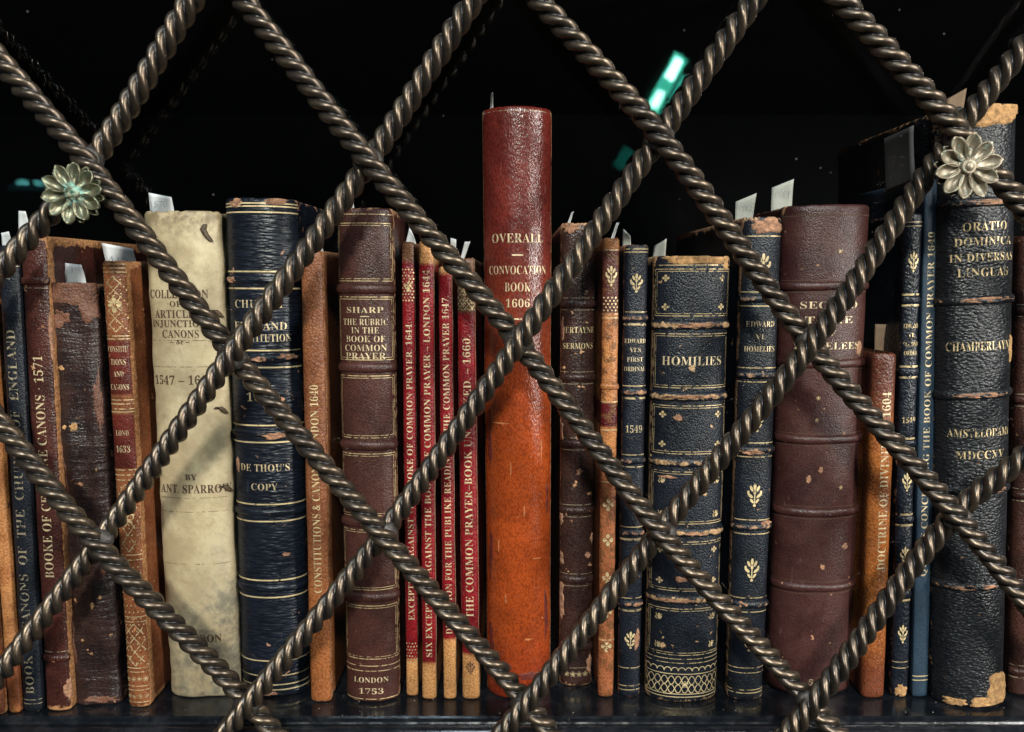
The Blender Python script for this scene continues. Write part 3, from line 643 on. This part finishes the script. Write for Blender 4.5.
slip('white paper slip showing just above the slim black canons book', [(3, 252), (15, 252), (14, 232), (3, 233)], 0.034)
slip('white slip with pencilled number in the battered purple black book', [(65, 288), (88, 288), (86, 265), (67, 263)], 0.005, note='1597')
slip('white slip with pencilled number in the orange tooled book', [(107, 266), (138, 270), (137, 249), (103, 243)], 0.026, note='412')
slip('white slip with pencilled number standing out of the vellum book', [(151, 216), (176, 216), (175, 198), (150, 193)], 0.026, note='1570')
slip('small white slip in the brown panelled book', [(344, 212), (355, 212), (354, 196), (347, 199)], 0.034)
slip('small white slip in the slim brown constitutions book', [(317, 257), (326, 257), (324, 247), (317, 245)], 0.029)
slip('pointed white slip in the narrowest red book', [(405, 246), (417, 246), (415, 237), (410, 227)], 0.026, bend=0.003)
slip('curled white slip in the shorter red book', [(449, 272), (455, 272), (457, 240), (451, 238)], 0.024, bend=0.004)
slip('curled white slip in the red prayer book dated 1660', [(460, 260), (464, 260), (471, 242), (465, 242)], 0.024, bend=0.004)
slip('thin white slip seen edge on in the tall maroon and orange book', [(490, 110), (493.2, 110), (493, 94), (491, 94)], 0.034)
slip('thin white slip in the dark brown sermons book', [(566, 227), (569, 227), (573, 212), (571, 213)], 0.026)
slip('thin white slip in the slim tan fleuron book', [(610, 241), (613, 241), (618, 223), (616, 223)], 0.026)
slip('grey white slip in the narrow navy ordinal book', [(622, 249), (631, 249), (629, 236), (623, 229)], 0.026, PAPERG)
slip('grey white slip in the broad navy homilies book', [(652, 262), (665, 262), (665, 239), (654, 246)], 0.029, PAPERG)
slip('grey white slip with faint number in the torn navy book', [(735, 224), (752, 224), (754, 194), (735, 202)], 0.029, PAPERG, note='1562')
slip('tall grey white slip with faint number in the maroon tome', [(771, 212), (791, 212), (791, 180), (771, 188)], 0.032, PAPERG, note='1563')
slip('brown paper slip standing in the short orange brown book', [(874, 358), (890, 358), (889, 324), (874, 324)], 0.022, PAPERB)
slip('dim grey slip standing high out of the slim blue cloth book', [(884, 156), (911, 143), (909, 127), (883, 139)], (0.034, 0.010, 0.010, 0.034), plain('dim_slip', (0.07, 0.07, 0.07), 0.9, 0.2, 120, bump=0.1), drop=0.02)
slip('dark folded slip in the top of the largest black book', [(946, 118), (962, 118), (962, 90), (945, 100)], 0.044, PAPERB)

# ---------------------------------------------------------------- bronze lattice
m, nt, b = new_mat('bronze'); n = N(nt); v = n.coords()
f1 = n.noise(v, 70, 5, 0.6); f2 = n.noise(v, 600, 3)
at = n.node('ShaderNodeAttribute', attribute_name='wear')
c = n.mix(n.ramp(f1, 0.3, 0.7), (0.066, 0.054, 0.043), (0.124, 0.096, 0.066))
c = n.mix(n.ramp(n.math('ADD', at.outputs['Fac'], n.math('MULTIPLY', n.math('SUBTRACT', f2, 0.5), 0.5)), 0.15, 0.55, 1, 0), c, (0.030, 0.031, 0.032))  # strand grooves coloured darker and greyer than the crests
n.link(c, b.inputs['Base Color']); b.inputs['Metallic'].default_value = 0.85
n.link(n.ramp(f2, 0.2, 0.8, 0.29, 0.44), b.inputs['Roughness']); n.link(n.bump(n.noise(v, 350, 4), 0.25, 0.0006), b.inputs['Normal'])
BRONZE = m
SOLDER = plain('grey_solder', (0.075, 0.07, 0.064), 0.5, 0.5, 420, metal=0.7, bump=0.6)
YL, RR, AMP, NST, LEAD = -0.0315, 0.0052, 0.0032, 3, 0.0232
grille = empty('lattice_grille', (0, YL, -0.03))
tag(grille, 'diagonal lattice of twisted bronze rods in front of the shelf', 'lattice')
def rod(nodes, sign):
    """nodes: (x, y, row) along the rod; it passes in front of its neighbours at every second row"""
    pts = [(P(x, y, YL), r) for x, y, r in nodes]
    ex = lambda a, b_, k: (a[0] + (a[0] - b_[0]).normalized() * k, a[1] + (a[1] - b_[1]) * k / (a[0] - b_[0]).length)
    pts = [ex(pts[0], pts[1], 0.06)] + pts + [ex(pts[-1], pts[-2], 0.06)]
    dense = []; q = [ex(pts[0], pts[1], 0.05)] + pts + [ex(pts[-1], pts[-2], 0.05)]
    for i in range(1, len(q) - 2):
        p0, p1, p2, p3 = [x[0] for x in q[i - 1:i + 3]]
        for k in range(60):
            t = k / 60; m1 = (p2 - p0) * 0.5; m2 = (p3 - p1) * 0.5; l = (p2 - p1).length
            m1 = m1.normalized() * l; m2 = m2.normalized() * l
            c_ = p1 * (2 * t**3 - 3 * t**2 + 1) + m1 * (t**3 - 2 * t**2 + t) + p2 * (-2 * t**3 + 3 * t**2) + m2 * (t**3 - t**2)
            dense.append((c_, q[i][1] + (q[i + 1][1] - q[i][1]) * t))
    e1 = Vector((0, -1, 0)); acc = [0]
    for a, b_ in zip(dense, dense[1:]): acc.append(acc[-1] + (b_[0] - a[0]).length)
    nk = 36; step = LEAD / 22; ns = int(acc[-1] / step); vs = []; fs = []; wr = []; ph = random.uniform(0, 6); prof = []; j = 0
    rc = RR * 0.56; rs = RR - rc
    for k in range(nk):
        t = 2 * math.pi * k / nk; dl = ((t + math.pi / NST) % (2 * math.pi / NST)) - math.pi / NST
        prof.append((t, rc * math.cos(dl) + math.sqrt(max(0, (rs * 1.45) ** 2 - (rc * math.sin(dl)) ** 2)) - rs * 0.45, abs(dl) / (math.pi / NST)))
    for i in range(ns):
        s_ = i * step
        while j < len(acc) - 2 and acc[j + 1] < s_: j += 1
        f_ = (s_ - acc[j]) / (acc[j + 1] - acc[j]); c_ = dense[j][0].lerp(dense[j + 1][0], f_); r_ = dense[j][1] + (dense[j + 1][1] - dense[j][1]) * f_
        d = (dense[j + 1][0] - dense[j][0]).normalized(); e2 = d.cross(e1).normalized()
        c_ = c_ + e1 * (sign * AMP * -math.cos(math.pi * r_)); tw = ph - 2 * math.pi * s_ / LEAD + 0.35 * noise.noise((s_ * 25, ph, 4))
        wv = 1 + 0.05 * noise.noise((s_ * 60, ph, 0))
        for (t, r, g) in prof:
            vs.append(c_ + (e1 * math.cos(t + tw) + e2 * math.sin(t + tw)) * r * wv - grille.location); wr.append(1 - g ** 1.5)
    for i in range(ns - 1):
        for k in range(nk):
            a = i * nk + k; b_ = i * nk + (k + 1) % nk; fs.append((a, b_, b_ + nk, a + nk))
    fs.append(tuple(range(nk - 1, -1, -1))); fs.append(tuple(range((ns - 1) * nk, ns * nk)))
    return mesh_obj('rod', vs, fs, BRONZE, grille, wear=wr)
n1, n2, n3, n4 = (88, 160, 1), (368, 160, 1), (659, 138, 1), (957, 136, 1)
n5, n6, n7 = (232, 357, 2), (518, 342, 2), (810, 341, 2)
n8, n9, n10, n11 = (99, 540, 3), (384, 533, 3), (662, 533, 3), (957, 518, 3)
n12, n13, n14 = (246, 706, 4), (524, 703, 4), (809, 701, 4)
for nd in ([(0, 61, 0.45), n1, n5, n9, n13], [(250, 10, 0.2), n2, n6, n10, n14], [(549, 10, 0.3), n3, n7, n11, (1024, 600, 3.46)], [(852, 10, 0.35), n4, (1024, 210, 1.4)], [(0, 427, 2.35), n8, n12]): rod(nd, 1)
for nd in ([(191, 8, 0.2), n1, (0, 272, 1.6)], [(465, 15, 0.25), n2, n5, n8, (0, 676, 3.75)], [(747, 10, 0.35), n3, n6, n9, n12], [(1020, 52, 0.55), n4, n7, n10, n13], [(1020, 462, 2.65), n11, n14]): rod(nd, -1)

for x, y, r in (n1, n2, n3, n4, n5, n6, n7, n8, n9, n10, n11, n12, n13, n14):
    c0 = P(x, y, YL) - grille.location; vs = []; fs = []; nu, nv = 20, 12; sd = random.uniform(0, 90)
    for j in range(nv + 1):
        for i in range(nu):
            t, p = 2 * math.pi * i / nu, math.pi * j / nv; d = Vector((math.sin(p) * math.cos(t), math.cos(p), math.sin(p) * math.sin(t)))
            q = 1 + 0.16 * noise.noise(d * 2.2 + Vector((sd, 0, 0))); vs.append(c0 + Vector((d.x * 0.0068, d.y * 0.0046, d.z * 0.0064)) * q)
    for j in range(nv):
        for i in range(nu): fs.append((j * nu + i, (j + 1) * nu + i, (j + 1) * nu + (i + 1) % nu, j * nu + (i + 1) % nu))
    mesh_obj('solder', vs, fs, SOLDER, grille)
# rosettes on two of the crossings
m, nt, b = new_mat('gilt_bronze'); n = N(nt); v = n.coords()
f1 = n.noise(v, 180, 5, 0.6); f2 = n.noise(v, 420, 4, 0.6); sp = n.node('ShaderNodeVectorMath', operation='LENGTH'); tc = n.node('ShaderNodeTexCoord'); n.link(tc.outputs['Object'], sp.inputs[0])
c = n.mix(n.ramp(f1, 0.3, 0.7), (0.09, 0.085, 0.05), (0.22, 0.205, 0.13))
vg = n.math('ADD', n.ramp(sp.outputs['Value'], 0.002, 0.008, 0.35, -0.05), f2); vd = n.ramp(vg, 0.56, 0.74)
c = n.mix(n.ramp(f2, 0.40, 0.62, 0, 0.55), c, (0.17, 0.22, 0.15)); c = n.mix(vd, c, (0.19, 0.36, 0.29)); n.link(c, b.inputs['Base Color'])
n.link(n.ramp(vd, 0, 1, 0.65, 0.0), b.inputs['Metallic']); n.link(n.ramp(vd, 0, 1, 0.38, 0.8), b.inputs['Roughness']); n.link(n.bump(f2, 0.35, 0.0006), b.inputs['Normal'])
GB = m
m2, nt, b = new_mat('pale_gilt_bronze'); n = N(nt); v = n.coords(); f1 = n.noise(v, 180, 5, 0.6); f2 = n.noise(v, 420, 4, 0.6)
c = n.mix(n.ramp(f1, 0.3, 0.7), (0.12, 0.10, 0.065), (0.27, 0.235, 0.165)); c = n.mix(n.ramp(f2, 0.56, 0.68, 0, 0.7), c, (0.33, 0.45, 0.36)); n.link(c, b.inputs['Base Color'])
b.inputs['Metallic'].default_value = 0.4; b.inputs['Roughness'].default_value = 0.42; n.link(n.bump(f2, 0.3, 0.0006), b.inputs['Normal']); GB2 = m2
def rosette(px, py, rad_px, np_, mat, rot, knob):
    Y = YL - RR - AMP - 0.0006; c = P(px, py, Y); rad = rad_px * 0.0005 * (DIST + Y) / DIST
    root = mesh_obj('rosette', *disc(rad * 0.62, 0.0022), mat, grille); root.location = c - grille.location
    for ring in (1, 0):
        for k in range(np_):
            th = R(rot) + 2 * math.pi * (k + 0.5 * ring) / np_
            Lp = rad * (1.0 if ring == 0 else 0.97) * random.uniform(0.94, 1.03); r0 = rad * 0.20; Wp = rad * (0.22 if ring == 0 else 0.15); vs = []; fs = []; nu, nv = 10, 10
            for side in (0, 1):
                for j in range(nv + 1):
                    t = j / nv; r = r0 + (Lp - r0) * t; w = Wp * (math.sin(math.pi * min(1, (t * 0.90 + 0.10)) ** 1.35) ** 0.6 if t < 1 else 0.12)
                    for i in range(nu + 1):
                        q = -1 + 2 * i / nu; e = abs(q)
                        h = (0.0040 if ring == 0 else 0.0010) + 0.0016 * math.sin(t * math.pi * 0.8) - 0.0036 * (1 - e ** 3.5) * math.sin(math.pi * min(1, t * 1.02)) ** 0.7 - (0.0005 * e ** 8)
                        y = -h + (0.0016 if side else 0)
                        x = r * math.cos(th) - q * w * math.sin(th); z = r * math.sin(th) + q * w * math.cos(th)
                        vs.append((x, y, z))
            kk = (nu + 1) * (nv + 1)
            for j in range(nv):
                for i in range(nu):
                    a = j * (nu + 1) + i; fs.append((a, a + 1, a + nu + 2, a + nu + 1)); fs.append((kk + a + 1, kk + a, kk + a + nu + 1, kk + a + nu + 2))
            rg = [i for i in range(nu + 1)] + [j * (nu + 1) + nu for j in range(1, nv + 1)] + [nv * (nu + 1) + i for i in range(nu - 1, -1, -1)] + [j * (nu + 1) for j in range(nv - 1, 0, -1)]
            for a, b_ in zip(rg, rg[1:] + rg[:1]): fs.append((b_, a, kk + a, kk + b_))
            mesh_obj('petal', vs, fs, mat, root)
    vs = []; fs = []; prof = [(0.0, 0.0056), (0.10, 0.0056), (0.13, 0.0050), (0.16, 0.0047), (0.19, 0.0050), (0.23, 0.0044), (0.25, 0.0030), (0.25, 0.0)] if knob else [(0.0, 0.0030), (0.06, 0.0030), (0.07, 0.0046), (0.12, 0.0050), (0.19, 0.0046), (0.25, 0.0036), (0.26, 0.0)]
    for r, h in prof:
        for k in range(24): vs.append((r * rad * math.cos(k * 6.2832 / 24), -h, r * rad * math.sin(k * 6.2832 / 24)))
    for j in range(len(prof) - 1):
        for k in range(24): fs.append((j * 24 + k, j * 24 + (k + 1) % 24, (j + 1) * 24 + (k + 1) % 24, (j + 1) * 24 + k))
    mesh_obj('boss', vs, fs, mat, root)
def disc(r, h):
    k = 32; vs = [(r * math.cos(i * 6.2832 / k), y, r * math.sin(i * 6.2832 / k)) for y in (-0.001, h) for i in range(k)]
    return vs, [tuple(range(k)), tuple(range(2 * k - 1, k - 1, -1))] + [((i + 1) % k, i, k + i, k + (i + 1) % k) for i in range(k)]
rosette(77, 194, 29.5, 10, GB, 8, False)
rosette(963, 168, 32, 10, GB2, 12, True)

# ---------------------------------------------------------------- the lamps whose reflection shows in the glass
def mirrored(px, py, dist):
    a = (px - 512) / FPX; b_ = (366 - py) / FPX
    d = Vector((a, math.cos(TILT) + b_ * math.sin(TILT), -math.sin(TILT) + b_ * math.cos(TILT)))
    p = Vector((0, -DIST, ZC)) + d * dist; return Vector((p.x, 2 * -0.0202 - p.y, p.z))
def emit(name, col, s_):
    m_, nt_, b_ = new_mat(name); b_.inputs['Base Color'].default_value = (*col, 1); b_.inputs['Emission Color'].default_value = (*col, 1); b_.inputs['Emission Strength'].default_value = s_; return m_
def bar(name, p0, p1, wid, thick, mat, parent, shift=0.0):
    """box between two mirrored points, facing the glass"""
    d = (p1 - p0).normalized(); nrm = Vector((0, 1, 0)); sd = d.cross(nrm).normalized(); nrm = sd.cross(d).normalized(); vs = []
    for p in (p0, p1):
        for q, t in ((-1, 0), (1, 0), (1, 1), (-1, 1)): vs.append(p + sd * (shift + q * wid / 2) + nrm * (t * thick) * -1 - parent.location)
    return mesh_obj(name, vs, [(0, 1, 2, 3), (7, 6, 5, 4), (0, 4, 5, 1), (1, 5, 6, 2), (2, 6, 7, 3), (3, 7, 4, 0)], mat, parent, smooth=False)
DM = 3.4; k_ = DM / FPX
lp = empty('strip_lamp', mirrored(655, 105, DM)); tag(lp, 'green glowing strip lamp with white bright sections mirrored in the glass', 'lamp')
ax = lambda t, off=0: mirrored(625 + 50 * t + off * 0.85, 158 - 91 * t + off * 0.5, DM)
bar('housing', ax(0.40), ax(1.16), 30 * k_, 0.03, plain('lamp_housing', (0.02, 0.06, 0.05), 0.5), lp)
bar('diffuser', ax(0.44), ax(1.12), 15 * k_, 0.03, emit('green_diffuser', (0.06, 0.60, 0.42), 30), lp).location.y += 0.012
bar('bright_section', ax(0.86), ax(1.08), 9 * k_, 0.03, emit('white_green_glow', (0.55, 1.0, 0.86), 95), lp).location.y += 0.016
bar('bright_section', ax(0.55), ax(0.72), 8 * k_, 0.03, emit('white_green_glow_b', (0.5, 1.0, 0.84), 85), lp).location.y += 0.016
bar('side_strip', ax(0.46, 13), ax(0.98, 13), 4.5 * k_, 0.03, emit('green_strip', (0.06, 0.62, 0.44), 24), lp)
for q in range(4): bar('small_light', ax(0.88 + 0.075 * q, -13), ax(0.92 + 0.075 * q, -13), 4 * k_, 0.03, emit('green_spark', (0.06, 0.55, 0.40), 14), lp)
bar('lower_strip', ax(-0.10), ax(0.10), 13 * k_, 0.03, emit('dim_green', (0.02, 0.40, 0.32), 4), lp)
lp2 = empty('spot_lamp', mirrored(27, 183, DM)); tag(lp2, 'pair of small teal spots mirrored in the glass beside the green patinated rosette', 'lamp')
for x, w in ((21, 9), (37, 6)): bar('glowing_spot', mirrored(x - w / 2, 182 + (x - 21) * 0.05, DM), mirrored(x + w / 2, 182.4 + (x - 21) * 0.05, DM), 4 * k_, 0.02, emit('teal_spot', (0.2, 0.85, 0.8), 14), lp2)
bar('spot_housing', mirrored(8, 187, DM), mirrored(46, 188, DM), 5 * k_, 0.02, emit('dim_teal', (0.03, 0.2, 0.25), 1.2), lp2)

# ---------------------------------------------------------------- crumbs of leather and dust on the shelf
vs, fs = [], []
for i in range(95):
    x = random.uniform(-0.30, 0.30); y = random.uniform(-0.0145, 0.012) if i % 3 else random.uniform(-0.0145, -0.006); r = random.choice((0.00015, 0.0002, 0.0003, 0.0005)); b0 = len(vs); a0 = random.uniform(0, 6)
    for k in range(5): vs.append((x + r * random.uniform(0.5, 1.2) * math.cos(a0 + k * 1.2566), y + r * random.uniform(0.5, 1.2) * math.sin(a0 + k * 1.2566), 0.00005))
    vs.append((x, y, 0.00005 + r * 0.8)); fs += [(b0 + k, b0 + (k + 1) % 5, b0 + 5) for k in range(5)]
cr = mesh_obj('leather_crumbs', vs, fs, plain('crumb', (0.30, 0.22, 0.15), 0.9, 0.7, 300)); cr['kind'] = 'stuff'
cr['label'] = 'tiny crumbs of leather and dust on the black shelf'; cr['category'] = 'dust'
